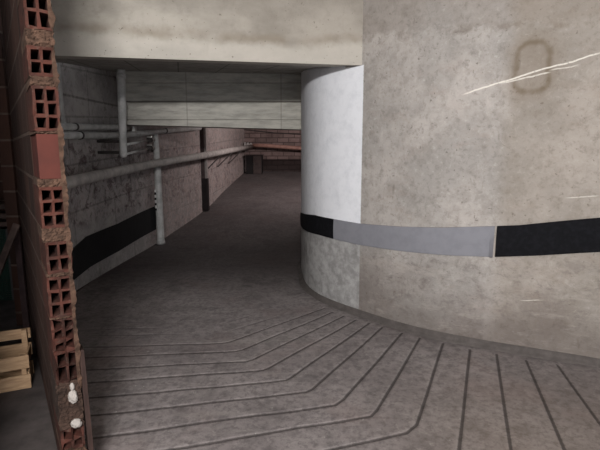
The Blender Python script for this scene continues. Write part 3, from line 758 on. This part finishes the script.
# dark cabinet
q = fl(254, 174.5); Yc = q.y; h = at(254, 155.5, Yc).z - q.z
x0 = at(246, 160, Yc).x; x1 = at(262, 160, Yc).x; W_ = x1-x0
root = empty('cabinet', ((x0+x1)/2, Yc+.17, q.z)); 
M_cab = simple('cabinet_dark', srgb(60, 50, 48), .8, .2, 6); M_cabb = simple('cabinet_black', srgb(20, 16, 16), .8, .1, 6)
bm = BM(); box(bm, (0, .01, h/2), (W_, .30, h), bevel=.006); obj('body', bm, M_cabb, root)
bm = BM(); box(bm, (W_*.2, -.15, h*.5), (W_*.52, .02, h*.94), bevel=.004); o = obj('door', bm, M_cab, root)
bm = BM(); box(bm, (W_*.0, -.168, h*.55), (.015, .02, .09), bevel=.003); obj('handle', bm, M_darkm, o)
bm = BM(); box(bm, (0, .0, h+.012), (W_+.04, .34, .025), bevel=.004); obj('top_panel', bm, M_cab, root)
tag(root, 'small dark cabinet standing in the far corner under the pipe joint', 'cabinet')

# ------------------------------------------------------------------ storage bay clutter
g = G('pine_board', .7, .3); n = g.noise(5, 6, .6, g.scale(g.objco(), (1.2, 3, 14))); g.bump(n, .3, .004)
M_pine = g.color(g.mix(n.ss(.3, .7), srgb(190, 158, 124), srgb(158, 126, 96)))
cr = fl(34, 390); cl = fl(0, 396.5)
ang = math.atan2(cr.y-cl.y, cr.x-cl.x)
ang = R(25); D_ = .22
def gap(x, y): return -(Vector((x, y)) - C0).dot(PN)          # clearance to the partition face
cx, cy = cr.x+.03, cr.y
while min(gap(cx+.02, cy-.01), gap(cx-math.sin(ang)*(D_+.02)+.02, cy+math.cos(ang)*(D_+.02))) < .012: cx -= .004
root = empty('wooden_crate', (cx, cy, cr.z+.014), ang)
W_, H_ = .74, at(31, 355, cr.y+.0).z-cr.z
def slat(c, s, nm='slat'):
    bm = BM(); box(bm, c, s, bevel=.003, jit=.002); return obj(nm, bm, M_pine, root)
for y in (0, D_):
    slat((-W_/2, y, .052), (W_, .014, .095)); slat((-W_/2, y, .052+.135), (W_, .014, .088))
for x in (-.012, -W_+.012): slat((x, D_/2, .06), (.014, D_-.03, .09)); slat((x, D_/2, .19), (.014, D_-.03, .08))
for x in (-.035, -W_+.035):
    slat((x, .022, H_/2), (.028, .028, H_-.03), 'corner_post'); slat((x, D_-.03, .175), (.034, .03, .33), 'corner_post')
slat((-W_/2, D_, .30), (W_, .014, .07))
for k in range(2): slat((-W_/2, .065+k*.095, .012), (W_-.06, .08, .012), 'bottom_board')
tag(root, 'open pale pine crate of slats on the floor left of the partition', 'crate')
M_old = simple('old_timber', srgb(82, 66, 60), .9, .25, 9); M_old2 = simple('dark_timber', srgb(52, 38, 38), .9, .25, 9)
def plank(p0, p1, wd, th, mat, label, face=Vector((0, -1, 0))):
    p0, p1 = Vector(p0), Vector(p1); L = (p1-p0).length; z = (p1-p0).normalized(); x = z.cross(face).normalized(); y = z.cross(x)
    M_ = Matrix((x, y, z)).transposed().to_4x4(); bm = BM(); box(bm, (0, 0, L/2), (wd, th, L), bevel=.004)
    o = obj('leaning_plank', bm, mat); o.matrix_world = Matrix.Translation(p0) @ M_; return tag(o, label, 'plank', 'planks leaning in the storage bay')
def fz_(p, dz=.016): return Vector((p.x, p.y, float(floor_z(min(p.y, 6)))+dz))
t1 = at(17, 224, 3.78); b1 = fz_(Vector((-2.62, 3.52)))
plank(b1, t1, .055, .022, M_old, 'greyish plank leaning left of the dark gap beside the partition')
t2 = at(12.0, 172, 4.06); b2 = fz_(Vector((-2.46, 4.0)))
plank(b2, t2, .05, .03, M_old2, 'taller dark post standing between green net and brick partition')
t3 = at(17, 233, 3.86); b3 = fz_(at(27.5, 334, 3.62)); 
plank(b3, t3, .05, .02, M_old2, 'short dark plank leaning against the brick partition foot')
# stacked boards behind
for k, v in enumerate((206, 215.5, 224)):
    p = at(2, v, 4.75); bm = BM(); box(bm, (0, 0, 0), (.9, .20, .05), bevel=.004, jit=.002); o = obj('stored_board', bm, M_old)
    o.location = (p.x-.36, 4.80, p.z); o.rotation_euler = (0, 0, R(3*k-3))
    tag(o, ('topmost', 'middle', 'lowest')[k] + ' of the dark boards stored above the green net', 'board', 'boards stored above the green net')
p = at(2, 224, 4.8); hz = p.z-.03-float(floor_z(4.8))-.014
root = empty('trestle', (p.x-.36, 4.80, float(floor_z(4.8))+.014))
for sx in (-.36, .34):
    for sy in (-.08, .08): bm = BM(); box(bm, (sx, sy, hz/2), (.04, .04, hz), bevel=.003); obj('leg', bm, M_old2, root)
bm = BM(); box(bm, (0, 0, hz-.02), (.76, .12, .035), bevel=.003); obj('crossbar', bm, M_old2, root)
tag(root, 'dark trestle carrying the stored boards behind the green net', 'trestle')
# green netting: real strands on a frame
M_green = simple('green_net', srgb(14, 44, 32), .6, .15, 10)
a = at(-30, 230, 4.55); b = at(7, 230, 4.55); zlo = float(floor_z(4.55))+.014
root = empty('net_panel', (b.x, 4.55, zlo)); Wn = b.x-a.x; Hn = a.z-zlo
bm = BM(); n = 22
for k in range(n+1): box(bm, (-Wn+Wn*k/n, 0, Hn/2), (.007, .005, Hn))
m_ = int(Hn/.022)
for k in range(m_+1): box(bm, (-Wn/2, .004, Hn*k/m_), (Wn, .004, .013))
obj('net', bm, M_green, root)
for x in (0, -Wn): bm = BM(); box(bm, (x, 0, Hn/2), (.02, .02, Hn+.02)); obj('frame_post', bm, M_darkm, root)
tag(root, 'green plastic net panel standing in the dark at the left edge', 'net panel')
